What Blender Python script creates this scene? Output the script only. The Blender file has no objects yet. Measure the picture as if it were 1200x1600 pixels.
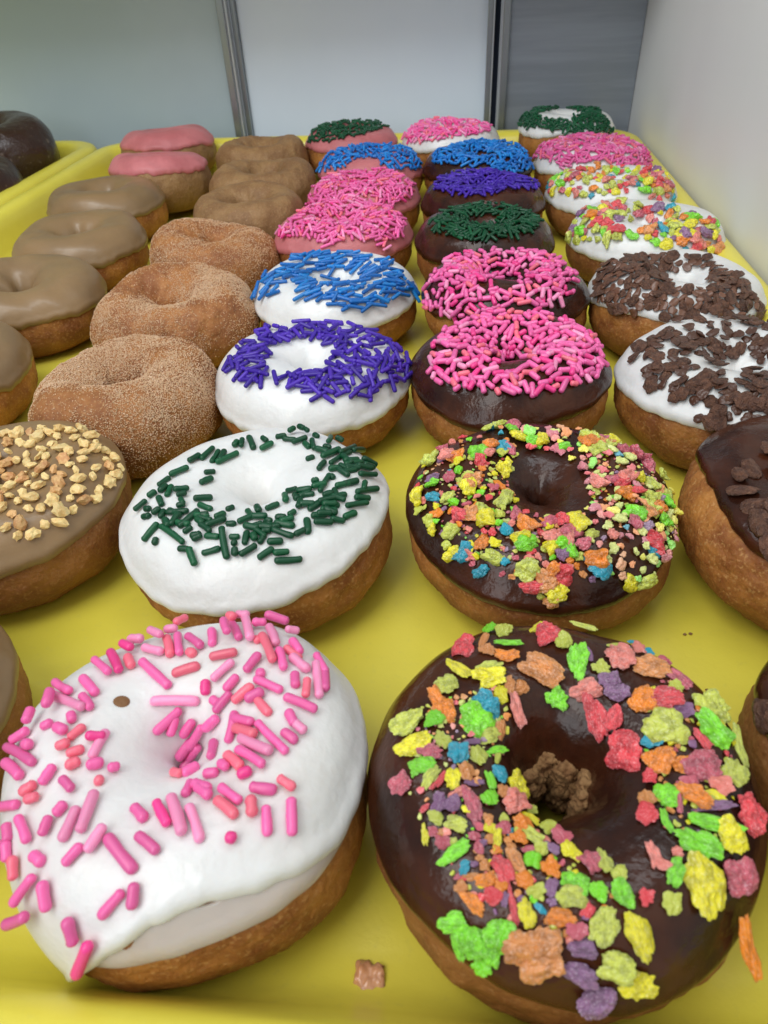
import bpy, math, random
import numpy as np
from mathutils import Vector, Matrix
from mathutils.bvhtree import BVHTree

random.seed(7)
SC = bpy.context.scene
COL = SC.collection

# ------------------------------------------------------------------ camera
F = 1100.0                       # focal length in photograph pixels (1200 wide)
CAM_Z = 0.154
Yc = np.array([124., 896., -F]); Uc = -np.array([72., -1350., -F])
Yc /= np.linalg.norm(Yc); Uc /= np.linalg.norm(Uc)
Uc = Uc - .5*np.dot(Uc, Yc)*Yc; Yc = Yc - np.dot(Uc, Yc)*Uc
Yc /= np.linalg.norm(Yc); Uc /= np.linalg.norm(Uc)
Xc = np.cross(Yc, Uc)
MW = np.array([Xc, Yc, Uc])      # camera axes -> world axes
cam = bpy.data.cameras.new('camera'); camo = bpy.data.objects.new('camera', cam); COL.objects.link(camo)
m4 = Matrix.Identity(4)
for i in range(3):
    for j in range(3):
        m4[i][j] = MW[i][j]
m4.translation = Vector((0, 0, CAM_Z))
camo.matrix_world = m4
cam.sensor_fit = 'HORIZONTAL'; cam.sensor_width = 36.0; cam.lens = 36.0*F/1200
cam.clip_start = .005; cam.clip_end = 20
cam.dof.use_dof = True; cam.dof.focus_distance = .23; cam.dof.aperture_fstop = 42
SC.camera = camo

# ------------------------------------------------------------------ light
w = bpy.data.worlds.new('World'); SC.world = w; w.use_nodes = True
bg = w.node_tree.nodes['Background']
bg.inputs[0].default_value = (.86, .93, 1, 1); bg.inputs[1].default_value = .34
def area(name, loc, target, sx, sy, power, col=(1, 1, 1)):
    l = bpy.data.lights.new(name, 'AREA'); l.shape = 'RECTANGLE'; l.size = sx; l.size_y = sy
    l.energy = power; l.color = col
    o = bpy.data.objects.new(name, l); COL.objects.link(o); o.location = loc
    o.rotation_euler = (Vector(target)-Vector(loc)).to_track_quat('-Z', 'Y').to_euler()
    return o
area('ceiling_light', (-.35, -.22, .85), (-.02, .22, 0), .45, .6, 4.6, (1, .985, .95))
area('shop_window', (-.42, -.50, .42), (0, .15, .02), .40, .30, 1.35, (.93, .97, 1))
area('back_fill_light', (-.05, .22, .50), (-.03, .62, 0), .9, .10, 1.8, (.9, .96, 1))  # added strip, aimed at the back rows and door panels to brighten them
SC.view_settings.view_transform = 'Standard'; SC.view_settings.look = 'None'
SC.view_settings.exposure = 0; SC.view_settings.gamma = 1
SC.view_settings.use_curve_mapping = False
SC.cycles.max_bounces = 8

# ------------------------------------------------------------------ helpers
def ray(u, v):
    d = MW @ np.array([u-600., 800.-v, -F]); return Vector(d/np.linalg.norm(d))
ORG = Vector((0, 0, CAM_Z))
def on_y(u, v, y):
    d = ray(u, v); return ORG + d*(y/d.y)
def depth(p):
    c = MW.T @ np.array([p[0], p[1], p[2]-CAM_Z]); return -c[2]
def mesh(name, verts, faces, mats=(), smooth=True, midx=None):
    me = bpy.data.meshes.new(name)
    me.from_pydata([tuple(v) for v in verts], [], [tuple(int(i) for i in f) for f in faces])
    for m in mats: me.materials.append(m)
    if midx is not None: me.polygons.foreach_set('material_index', np.asarray(midx, dtype=np.int32))
    me.polygons.foreach_set('use_smooth', [smooth]*len(me.polygons))
    me.update()
    return me
def obj(name, me, parent=None, **kw):
    o = bpy.data.objects.new(name, me); COL.objects.link(o)
    if parent is not None: o.parent = parent
    for k, v in kw.items(): o[k] = v
    return o
def empty(name, mat, **kw):
    o = bpy.data.objects.new(name, None); COL.objects.link(o); o.matrix_world = mat
    o.empty_display_size = .02
    for k, v in kw.items(): o[k] = v
    return o
def sn(P, freq, seed, n=7):
    """smooth pseudo-noise: a sum of plane waves, about -1..1; P is (...,3)"""
    rs = np.random.RandomState(seed); out = 0
    for i in range(n):
        d = rs.normal(size=3); d /= np.linalg.norm(d)
        out = out + np.sin((P @ d)*freq*rs.uniform(.6, 1.6) + rs.uniform(0, 6.28))
    return out/math.sqrt(n)/1.2
def box(x0, x1, y0, y1, z0, z1):
    v = [(x, y, z) for z in (z0, z1) for y in (y0, y1) for x in (x0, x1)]
    f = [(0, 2, 3, 1), (4, 5, 7, 6), (0, 1, 5, 4), (2, 6, 7, 3), (0, 4, 6, 2), (1, 3, 7, 5)]
    return v, f
def bevel_box(name, dims, mat, b=.001, parent=None, **kw):
    v, f = box(*dims); me = mesh(name, v, f, [mat], False)
    o = obj(name, me, parent, **kw)
    md = o.modifiers.new('edge', 'BEVEL'); md.width = b; md.segments = 3
    return o

# ------------------------------------------------------------------ materials
def mat(name, col, rough=.5, sss=0, sssr=(1, .5, .3), ssss=.002, coat=0, coat_r=.1, metal=0, spec=.5,
        var=None, vscale=60, vlo=.35, vhi=.65, var2=None, v2scale=300, v2lo=.55, v2hi=.7, v2amt=1.0,
        bump=None, bscale=400, bdist=.0003, bump2=None, b2scale=60, b2dist=.001, alpha=None, rvar=0, aniso=None):
    m = bpy.data.materials.new(name); m.use_nodes = True
    nt = m.node_tree; N = nt.nodes; L = nt.links
    p = N['Principled BSDF']
    p.inputs['Base Color'].default_value = (*col, 1)
    p.inputs['Roughness'].default_value = rough
    p.inputs['Metallic'].default_value = metal
    p.inputs['Specular IOR Level'].default_value = spec
    if sss:
        p.inputs['Subsurface Weight'].default_value = sss
        p.inputs['Subsurface Radius'].default_value = sssr
        p.inputs['Subsurface Scale'].default_value = ssss
    if coat:
        p.inputs['Coat Weight'].default_value = coat; p.inputs['Coat Roughness'].default_value = coat_r
    tc = N.new('ShaderNodeTexCoord'); oi = N.new('ShaderNodeObjectInfo')
    ad = N.new('ShaderNodeVectorMath'); ad.operation = 'ADD'
    sc = N.new('ShaderNodeVectorMath'); sc.operation = 'SCALE'; sc.inputs['Scale'].default_value = 7
    co = N.new('ShaderNodeCombineXYZ')
    for i in range(3): L.new(oi.outputs['Random'], co.inputs[i])
    L.new(co.outputs[0], sc.inputs[0]); L.new(tc.outputs['Object'], ad.inputs[0]); L.new(sc.outputs[0], ad.inputs[1])
    vec = ad.outputs[0]
    if aniso:
        mp = N.new('ShaderNodeMapping'); mp.inputs['Scale'].default_value = aniso
        L.new(vec, mp.inputs[0]); vec = mp.outputs[0]
    def noise(scale, detail=4, r=.6):
        n = N.new('ShaderNodeTexNoise'); n.inputs['Scale'].default_value = scale
        n.inputs['Detail'].default_value = detail; n.inputs['Roughness'].default_value = r
        L.new(vec, n.inputs['Vector']); return n
    def ramp(src, lo, hi):
        r = N.new('ShaderNodeMapRange'); r.inputs['From Min'].default_value = lo; r.inputs['From Max'].default_value = hi
        r.interpolation_type = 'SMOOTHSTEP'; L.new(src, r.inputs['Value']); return r.outputs['Result']
    cur = None
    if var is not None:
        mx = N.new('ShaderNodeMix'); mx.data_type = 'RGBA'
        mx.inputs['A'].default_value = (*col, 1); mx.inputs['B'].default_value = (*var, 1)
        L.new(ramp(noise(vscale).outputs[0], vlo, vhi), mx.inputs['Factor']); cur = mx.outputs['Result']
    if var2 is not None:
        mx = N.new('ShaderNodeMix'); mx.data_type = 'RGBA'
        if cur: L.new(cur, mx.inputs['A'])
        else: mx.inputs['A'].default_value = (*col, 1)
        mx.inputs['B'].default_value = (*var2, 1)
        r = ramp(noise(v2scale, 2).outputs[0], v2lo, v2hi)
        mm = N.new('ShaderNodeMath'); mm.operation = 'MULTIPLY'; mm.inputs[1].default_value = v2amt
        L.new(r, mm.inputs[0]); L.new(mm.outputs[0], mx.inputs['Factor']); cur = mx.outputs['Result']
    if rvar:
        hs = N.new('ShaderNodeHueSaturation')
        mr = N.new('ShaderNodeMapRange'); mr.inputs['To Min'].default_value = 1-rvar; mr.inputs['To Max'].default_value = 1+rvar
        L.new(oi.outputs['Random'], mr.inputs['Value']); L.new(mr.outputs[0], hs.inputs['Value'])
        if cur: L.new(cur, hs.inputs['Color'])
        else: hs.inputs['Color'].default_value = (*col, 1)
        cur = hs.outputs[0]
    if cur: L.new(cur, p.inputs['Base Color'])
    prev = None
    for st, scl, dist, det in ((bump, bscale, bdist, 5), (bump2, b2scale, b2dist, 2)):
        if st:
            b = N.new('ShaderNodeBump'); b.inputs['Strength'].default_value = st; b.inputs['Distance'].default_value = dist
            L.new(noise(scl, det).outputs[0], b.inputs['Height'])
            if prev: L.new(prev, b.inputs['Normal'])
            prev = b.outputs[0]
    if prev:
        L.new(prev, p.inputs['Normal'])
        if coat: L.new(prev, p.inputs['Coat Normal'])
    if alpha is not None: p.inputs['Alpha'].default_value = alpha
    return m

M = {}
def dough_mat(name, a, b, c, speck):
    """fried dough: golden upper side, darker fried belly with a paler line, fine speckle and grain"""
    m = mat(name, a, rough=.62, sss=.12, sssr=(1, .45, .2), ssss=.002, var=b, vscale=75, vlo=.32, vhi=.66,
            var2=speck, v2scale=900, v2lo=.52, v2hi=.72, v2amt=.55, bump=.7, bscale=1000, bdist=.0006, bump2=.6, b2scale=230, b2dist=.0014, rvar=.12)
    nt = m.node_tree; N = nt.nodes; L = nt.links; p = N['Principled BSDF']
    src = p.inputs['Base Color'].links[0].from_socket
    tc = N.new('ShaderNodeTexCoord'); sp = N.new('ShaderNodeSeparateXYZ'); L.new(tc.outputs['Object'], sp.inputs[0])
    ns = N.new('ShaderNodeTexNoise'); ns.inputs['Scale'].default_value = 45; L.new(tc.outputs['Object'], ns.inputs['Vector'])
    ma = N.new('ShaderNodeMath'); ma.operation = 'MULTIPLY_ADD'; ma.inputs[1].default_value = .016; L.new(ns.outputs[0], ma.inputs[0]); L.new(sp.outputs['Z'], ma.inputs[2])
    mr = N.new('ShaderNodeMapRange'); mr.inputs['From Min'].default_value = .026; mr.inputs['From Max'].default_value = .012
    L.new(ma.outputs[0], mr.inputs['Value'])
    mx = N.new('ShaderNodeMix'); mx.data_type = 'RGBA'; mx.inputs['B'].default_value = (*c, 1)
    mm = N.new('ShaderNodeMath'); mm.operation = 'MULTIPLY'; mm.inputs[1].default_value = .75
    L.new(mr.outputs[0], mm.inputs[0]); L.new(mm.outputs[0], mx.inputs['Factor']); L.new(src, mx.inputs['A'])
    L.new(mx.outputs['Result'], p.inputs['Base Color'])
    return m
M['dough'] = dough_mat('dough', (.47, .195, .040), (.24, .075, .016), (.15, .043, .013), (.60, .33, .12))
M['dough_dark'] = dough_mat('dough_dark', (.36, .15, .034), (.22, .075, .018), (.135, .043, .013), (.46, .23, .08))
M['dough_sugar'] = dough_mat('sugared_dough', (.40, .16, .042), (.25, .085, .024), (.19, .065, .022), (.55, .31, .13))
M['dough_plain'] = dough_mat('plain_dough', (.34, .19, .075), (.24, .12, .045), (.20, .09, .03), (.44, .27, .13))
M['white'] = mat('white_icing', (.80, .80, .79), rough=.38, sss=.35, sssr=(1, .8, .7), ssss=.003, coat=.12, coat_r=.15,
                 var=(.74, .725, .70), vscale=35, vlo=.4, vhi=.75, bump=.45, bscale=55, bdist=.0022, bump2=.3, b2scale=190, b2dist=.0009)
M['glaze'] = mat('thin_glaze', (.80, .73, .68), alpha=.68, rough=.2, sss=.3, sssr=(1, .7, .5), ssss=.002, var=(.66, .56, .48), vscale=60, vlo=.5, vhi=.8,
                 bump=.3, bscale=160, bdist=.0008, coat=.3)
M['choc'] = mat('chocolate_icing', (.070, .0195, .0075), rough=.23, spec=.30, coat=.08, coat_r=.10, var=(.024, .008, .005), vscale=40,
                bump=.45, bscale=60, bdist=.0024, bump2=.30, b2scale=210, b2dist=.0008)
M['choc_glaze'] = mat('crusted_chocolate_glaze', (.040, .016, .010), rough=.30, coat=.3, coat_r=.2, var=(.03, .011, .007), vscale=40, var2=(.20, .15, .12), v2scale=170, v2lo=.60, v2hi=.72, v2amt=.6,
                bump=.7, bscale=110, bdist=.002)
M['maple'] = mat('maple_icing', (.285, .175, .078), rough=.42, sss=.2, sssr=(1, .7, .4), ssss=.002, var=(.24, .15, .07), vscale=30,
                 bump=.25, bscale=50, bdist=.0015, bump2=.2, b2scale=230, b2dist=.0006, coat=.15)
M['pink'] = mat('pink_icing', (.50, .145, .155), rough=.5, sss=.25, sssr=(1, .5, .5), ssss=.002, var=(.62, .20, .21), vscale=40,
                bump=.4, bscale=55, bdist=.002, bump2=.25, b2scale=200, b2dist=.0008)
M['sugar'] = mat('sugar_crystal', (.66, .42, .25), rough=.25, sss=.2, ssss=.0008, coat=.2)
M['tray'] = mat('yellow_fibreglass', (.84, .735, .085), rough=.36, var=(.78, .68, .07), vscale=18, var2=(.72, .64, .10), v2scale=420, v2lo=.58, v2hi=.75, v2amt=.35,
                bump=.22, bscale=600, bdist=.0003, bump2=.16, b2scale=12, b2dist=.003, coat=.15, coat_r=.25)
SPR = dict(d=(.84, .055, .28), m=(.86, .14, .40), l=(.90, .30, .52), c=(.90, .17, .25),
           G=(.002, .060, .022), H=(.004, .085, .030), B=(.004, .14, .48), C=(.008, .21, .60), P=(.045, .014, .30), Q=(.075, .026, .42))
for k, c in SPR.items():
    dark = k in 'GHPQ'
    M['s'+k] = mat('sprinkle_sugar_'+{'d': 'deep_pink', 'm': 'pink', 'l': 'pale_pink', 'c': 'coral', 'G': 'dark_green', 'H': 'green', 'B': 'blue', 'C': 'light_blue', 'P': 'purple', 'Q': 'light_purple'}[k],
                   c, rough=.40 if dark else .36, spec=.35 if dark else .5, sss=0 if dark else .25, sssr=(1, .4, .5), ssss=.0012, coat=.15, coat_r=.2, rvar=.16, bump=.25, bscale=900, bdist=.0002)
CER = dict(r=(.84, .07, .09), p=(.90, .27, .22), R=(.62, .12, .17), o=(.93, .27, .015), k=(.76, .30, .085), y=(.92, .82, .015),
           l=(.62, .68, .10), g=(.25, .80, .02), b=(.015, .38, .53), v=(.28, .13, .27))
CNAME = dict(r='red', p='coral', R='raspberry', o='orange', k='tan_orange', y='yellow', l='pale_lime', g='green', b='blue', v='violet')
for k, c in CER.items():
    lite = tuple(min(.95, x*.70+.32) for x in c); dk = tuple(x*.60 for x in c)
    M['f'+k] = mat('cereal_'+CNAME[k], c, rough=.30, sss=.22, sssr=(1, .7, .5), ssss=.0015, var=dk, vscale=3.2, vlo=.42, vhi=.62, var2=lite, v2scale=13,
                   v2lo=.54, v2hi=.64, v2amt=.5, bump=.5, bscale=9, bdist=.0006, coat=.5, coat_r=.18, rvar=.12)
M['fn'] = mat('cocoa_cereal', (.165, .072, .040), rough=.36, var=(.075, .03, .018), vscale=3, var2=(.30, .165, .10), v2scale=7, v2lo=.55, v2hi=.75, v2amt=.6,
              bump=1, bscale=7, bdist=.0012, coat=.15, coat_r=.3, rvar=.2)
M['nut'] = mat('chopped_nut', (.84, .65, .30), rough=.45, sss=.2, ssss=.001, var=(.78, .52, .20), vscale=2, bump=.5, bscale=6, bdist=.0006, rvar=.12)
M['nutb'] = mat('toasted_nut', (.74, .46, .19), rough=.5, var=(.58, .28, .11), vscale=2.4, bump=.5, bscale=6, bdist=.0006, rvar=.15)
M['crumb'] = mat('dough_crumb', (.36, .20, .08), rough=.8, var=(.22, .10, .035), vscale=300, bump=1, bscale=700, bdist=.001)
M['crumb_choc'] = mat('soaked_crumb', (.15, .075, .03), rough=.7, var=(.07, .03, .014), vscale=300, bump=1, bscale=700, bdist=.001)
M['wall'] = mat('white_laminate', (.80, .80, .775), rough=.42, var=(.77, .77, .75), vscale=8, bump=.06, bscale=14, bdist=.004)
M['panel_l'] = mat('grey_green_panel', (.43, .52, .56), rough=.42, var=(.385, .47, .505), vscale=5, bump=.08, bscale=5, bdist=.006)
M['panel_m'] = mat('pale_panel', (.74, .83, .92), rough=.42, var=(.70, .79, .89), vscale=6, bump=.08, bscale=5, bdist=.006)
M['panel_r'] = mat('brushed_steel', (.27, .30, .345), rough=.38, metal=.35, var=(.22, .245, .28), vscale=6, bump=.15, bscale=80, bdist=.0006, aniso=(1, 1, 14))
M['alu'] = mat('aluminium', (.30, .325, .34), rough=.3, metal=.8, bump=.1, bscale=120, bdist=.0003)
M['alu_l'] = mat('aluminium_edge', (.55, .58, .60), rough=.3, metal=.5)
M['shelf'] = mat('shelf_steel', (.40, .40, .41), rough=.4, metal=.3)
M['acrylic'] = mat('shading_acrylic', (.75, .80, .82), rough=.5, alpha=.85)  # for the added shelf; its opacity sets how much shade it throws
M['dark'] = mat('gap_shade', (.012, .018, .035), rough=.8)  # near-black that puts the shade of the door gap into the colour

_n = M['white'].node_tree; _p = _n.nodes['Principled BSDF']       # food colour bleeding into the white icing round its sprinkles
_a = _n.nodes.new('ShaderNodeAttribute'); _a.attribute_name = 'bleed'
_m = _n.nodes.new('ShaderNodeMix'); _m.data_type = 'RGBA'; _m.inputs['B'].default_value = (.86, .42, .55, 1)
_k = _n.nodes.new('ShaderNodeMath'); _k.operation = 'MULTIPLY'; _k.inputs[1].default_value = .42
_n.links.new(_a.outputs['Fac'], _k.inputs[0]); _n.links.new(_k.outputs[0], _m.inputs['Factor'])
_n.links.new(_p.inputs['Base Color'].links[0].from_socket, _m.inputs['A']); _n.links.new(_m.outputs['Result'], _p.inputs['Base Color'])

# ------------------------------------------------------------------ the display case
BACK = .70
sh = bevel_box('case_floor', (-1.0, .152, -.30, BACK+.01, -.030, -.006), M['shelf'], .001, kind='structure')
XW = .1475
bevel_box('wall_right', (XW, XW+.02, -.30, BACK+.02, -.0055, .52), M['wall'], .002, kind='structure')
def xat(u, v): return on_y(u, v, BACK).x
xl0 = xat(352, 100); xl1 = xat(372, 100); xr0 = xat(760, 100); xr1 = xat(793, 100)
root = empty('sliding_door', Matrix.Translation((0, BACK, -.0055)), label='grey green glass door panel at the left of the case back', category='door')
def part(name, dims, m, parent, b=.0006):
    v, f = box(*dims); off = parent.matrix_world.translation
    v = [(x-off.x, y-off.y, z-off.z) for x, y, z in v]
    me = mesh(name, v, f, [m], False); o = obj(name, me, parent)
    if b:
        md = o.modifiers.new('edge', 'BEVEL'); md.width = b; md.segments = 2
    return o
ZT = .34
part('panel', (-1.0, xl0+.001, BACK+.004, BACK+.008, -.0055, ZT), M['panel_l'], root)
wfr = xl1-xl0
part('frame', (xl0, xl0+wfr*.52, BACK-.002, BACK+.010, -.0055, ZT), M['alu'], root)
part('frame_edge', (xl0+wfr*.52, xl0+wfr*.68, BACK+.001, BACK+.010, -.0055, ZT), M['alu_l'], root, 0)
root2 = empty('sliding_door', Matrix.Translation((0, BACK+.010, -.0055)), label='pale blue white door panel in the middle of the case back', category='door')
part('panel', (xl0+.012, xr0+.001, BACK+.017, BACK+.021, -.0055, ZT), M['panel_m'], root2)
part('frame', (xl0+wfr*.68, xl1+.0008, BACK+.0105, BACK+.022, -.0055, ZT), M['alu'], root2)
wr = xr1-xr0
part('frame', (xr0, xr0+wr*.25, BACK+.008, BACK+.022, -.0055, ZT), M['alu'], root2)
part('frame_edge', (xr0+wr*.25, xr0+wr*.32, BACK+.009, BACK+.022, -.0055, ZT), M['alu_l'], root2, 0)
root3 = empty('sliding_door', Matrix.Translation((0, BACK, -.0055)), label='dark brushed steel door panel at the right of the case back', category='door')
part('panel', (xr1-.001, XW-.0005, BACK+.004, BACK+.008, -.0055, ZT), M['panel_r'], root3)
part('frame_edge', (xr0+wr*.62, xr0+wr*.70, BACK+.003, BACK+.012, -.0055, ZT), M['alu_l'], root3, 0)
part('frame', (xr0+wr*.70, xr1, BACK-.002, BACK+.012, -.0055, ZT), M['alu'], root3)
part('gap_shade_strip', (xr0+wr*.32, xr0+wr*.62, BACK+.020, BACK+.022, -.0055, ZT), M['dark'], root3, 0)  # dark strip painted in for the shaded gap between the door frames
# unseen shelf added over the back rows to shade them and the upper panels
bevel_box('shading_shelf', (-1.0, XW-.001, .56, BACK-.006, .203, .209), M['acrylic'], .001,
          label='added unseen shelf that shades the back rows of the case', category='shelf')

# ------------------------------------------------------------------ trays
def tray_mesh(x0, x1, y0, y1):
    prof = [(.060, .0000), (.034, .0000), (.0285, .0006), (.0245, .0030), (.0215, .0075), (.0180, .0165), (.0160, .0212), (.0142, .0238), (.0118, .0250), (.0085, .0254),
            (.0045, .0251), (.0016, .0238), (.0002, .0215), (0, .0190), (.0014, .0180), (.0040, .0182), (.0110, .0175), (.0150, .0160), (.0190, .0060), (.0215, .0005), (.026, -.0036), (.034, -.0045)]
    n = 14; V = []; Fc = []
    cx, cy = (x0+x1)/2, (y0+y1)/2
    for d, z in prof:
        r = max(.040-d*.75, .012); ring = []
        hx, hy = (x1-x0)/2-d-r, (y1-y0)/2-d-r
        for q, (sx, sy) in enumerate(((1, 1), (-1, 1), (-1, -1), (1, -1))):
            for i in range(n):
                a = math.pi/2*(q+i/(n-1)); ring.append((cx+sx*hx+r*math.cos(a), cy+sy*hy+r*math.sin(a), z))
        # subdivide straight sides lightly by leaving long quads: flat there
        V += ring
    k = 4*n
    for j in range(len(prof)-1):
        for i in range(k):
            Fc.append((j*k+i, (j+1)*k+i, (j+1)*k+(i+1) % k, j*k+(i+1) % k))
    Fc.append(tuple(range(k)))
    Fc.append(tuple((len(prof)-1)*k+i for i in reversed(range(k))))
    return V, Fc
TX0, TX1, TY0, TY1 = -.3125, .1445, .0185, .6790
V, Fc = tray_mesh(TX0, TX1, TY0, TY1)
tray = obj('serving_tray', mesh('serving_tray', V, [f[::-1] for f in Fc], [M['tray']]), label='large yellow tray holding the rows of iced donuts', category='tray', group='yellow trays')
V, Fc = tray_mesh(TX0-.459, TX0-.0025, TY0+.006, TY1+.006)
tray2 = obj('serving_tray', mesh('serving_tray', V, [f[::-1] for f in Fc], [M['tray']]), label='yellow tray with two dark chocolate donuts, cut by the photo edge', category='tray', group='yellow trays')

# ------------------------------------------------------------------ donut bodies
TAU = 2*math.pi
def interp(keys):
    ks = sorted(keys); a = np.array([k[0] for k in ks], float); b = np.array([k[1] for k in ks], float)
    a = np.concatenate([a[-1:]-360, a, a[:1]+360]); b = np.concatenate([b[-1:], b, b[:1]])
    return lambda t: np.interp((np.degrees(t)+180) % 360-180, a, b)
class Donut:
    def __init__(s, key, x, y, R, H, rh, seed, rx=0, ry=0, z=0, sy=1.0, lump=1.0):
        s.key, s.R, s.H, s.rh, s.seed, s.sy, s.lump = key, R-.0006, H-.0024, rh, seed, sy, lump
        s.rot = Matrix.Rotation(math.radians(rx), 4, 'X') @ Matrix.Rotation(math.radians(ry), 4, 'Y')
        s.det = min(1.0, .32/max(.12, y+.08))
        P = s.surf(*np.meshgrid(np.linspace(0, TAU, 60), np.linspace(0, TAU, 40))).reshape(-1, 3)
        zz = P @ np.array(s.rot.to_3x3())[2]
        s.mat = Matrix.Translation((x, y, z-zz.min()+.0002)) @ s.rot
        s.np3 = np.array(s.rot.to_3x3()); s.t = np.array(s.mat.translation)
    def surf(s, th, ph):
        R, H, rh = s.R, s.H, s.rh
        n = 2.35
        c, q = np.cos(ph), np.sin(ph); k = (np.abs(c)**n+np.abs(q)**n)**(-1/n)
        c, q = c*k, q*k
        rs = np.random.RandomState(s.seed)
        dR = sum(rs.uniform(.3, 1)*np.sin(j*th+rs.uniform(0, 6.28))/(j) for j in (2, 3, 4, 5))*.020*s.lump
        dr = sum(rs.uniform(.3, 1)*np.sin(j*th+rs.uniform(0, 6.28)) for j in (1, 2, 3, 5))*.16
        dH = sum(rs.uniform(.3, 1)*np.sin(j*th+rs.uniform(0, 6.28))/(j) for j in (1, 2, 3, 4))*.045*s.lump
        Rt = R*(1+dR); rt = rh*(1+dr); rc = (R*1.04+rh)/2
        r = np.where(c > 0, rc+(Rt-rc)*c, rc+(rc-rt)*c)
        z = np.where(q > 0, H*.47+H*.53*(1+dH)*q, H*.47+H*.47*q)
        # narrower foot
        r = np.where((q < 0) & (c > 0), r-(-q)**2*.10*R*c, r)
        P = np.stack([r*np.cos(th), s.sy*r*np.sin(th), z], -1)
        nn = np.stack([c*np.cos(th), c*np.sin(th), q], -1)
        foot = np.clip((z-.0005)/.006, 0, 1)[..., None]
        P = P+nn*foot*(sn(P, 110, s.seed+1)*.0008*s.lump+sn(P, 330, s.seed+2)*.00022)[..., None]
        return P
    def grid(s, TH, PH, closed_phi, off=None, extra=None):
        P = s.surf(TH, PH)
        # numeric normals
        Pt = np.concatenate([P[:, -1:], P, P[:, :1]], 1)
        dt = Pt[:, 2:]-Pt[:, :-2]
        dp = np.gradient(P, axis=0) if not closed_phi else np.roll(P, -1, 0)-np.roll(P, 1, 0)
        Nn = np.cross(dt, dp); Nn /= np.linalg.norm(Nn, axis=-1, keepdims=True)+1e-12
        if off is not None: P = P+Nn*off[..., None]
        if extra is not None: P = extra(P, Nn)
        n, k = P.shape[:2]; F_ = []
        idx = np.arange(n*k).reshape(n, k)
        a = idx; b = np.roll(idx, -1, 1)
        if closed_phi: c = np.roll(b, -1, 0); d = np.roll(a, -1, 0)
        else: a, b, c, d = a[:-1], b[:-1], b[1:], np.roll(idx, 0, 0)[1:]
        F_ = np.stack([a, b, c, d], -1).reshape(-1, 4)
        return P.reshape(-1, 3), F_
    def world(s, P): return P @ s.np3.T+s.t
    def build_dough(s, root, m):
        nt, npv = int(260*s.det), int(120*s.det)
        TH, PH = np.meshgrid(np.linspace(0, TAU, nt, endpoint=False), np.linspace(0, TAU, npv, endpoint=False))
        def fine(P, Nn):
            f = np.clip((P[..., 2]-.0003)/.004, 0, 1)
            return P+Nn*(f*(sn(P, 420, s.seed+7, 9)*.00026+sn(P, 900, s.seed+5, 9)*.00022+sn(P, 2100, s.seed+6, 9)*.00014))[..., None]
        V_, F2 = s.grid(TH, PH, True, extra=fine)
        s.dV, s.dF = V_, F2
        return obj('dough', mesh('dough', V_, F2, [m]), root)
    def build_icing(s, root, m, edge, inner=215, T=.0013, amp=7, name='icing', seedo=0, rng=None):
        nt, npv = int(320*s.det), int(110*s.det)
        th = np.linspace(0, TAU, nt, endpoint=False)
        rs = np.random.RandomState(s.seed+50+seedo)
        ed = edge(th) if callable(edge) else np.full(nt, float(edge))
        ed = ed+amp*sum(rs.uniform(.3, 1)*np.sin(j*th+rs.uniform(0, 6.28))/math.sqrt(j) for j in (2, 3, 5, 7, 11, 17, 26, 37))*.75
        ed = ed+15
        inn = inner+10*sum(rs.uniform(.3, 1)*np.sin(j*th+rs.uniform(0, 6.28)) for j in (1, 2, 4, 7))
        sp = np.linspace(0, 1, npv)**1.35
        TH, S_ = np.meshgrid(th, sp)
        PH = np.radians(ed)[None, :]*(1-S_)+np.radians(inn)[None, :]*S_
        arc = (PH-np.radians(ed)[None, :])*s.R*.45
        w_ = .0022
        t = T*np.sqrt(np.clip(arc/w_*(2-np.clip(arc/w_, 0, 1)), 0, 1))*1.0
        t = t+T*.35*np.exp(-((arc-.0026)/.0016)**2)
        end = np.clip((1-S_)/.05, 0, 1); t = t*np.sqrt(end)
        t[0] = -.0006; t[-1] = -.0006
        def fine(P, Nn): return P+Nn*((sn(P, 130, s.seed+4+seedo)*.00030+sn(P, 330, s.seed+8+seedo)*.00014)*(np.clip(arc/.004, 0, 1)))[..., None]
        V_, F2 = s.grid(TH, PH, False, off=t, extra=fine)
        if rng:
            pass
        o = obj(name, mesh(name, V_, F2, [m]), root)
        W = s.world(V_)
        if name == 'icing':
            s.bvh = BVHTree.FromPolygons([tuple(v) for v in W], [tuple(int(i) for i in f) for f in F2])
        return o
    def hit(s, u, v):
        d = ray(u, v); h = s.bvh.ray_cast(ORG, d)
        return (h[0], h[1]) if h[0] is not None else (None, None)

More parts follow.
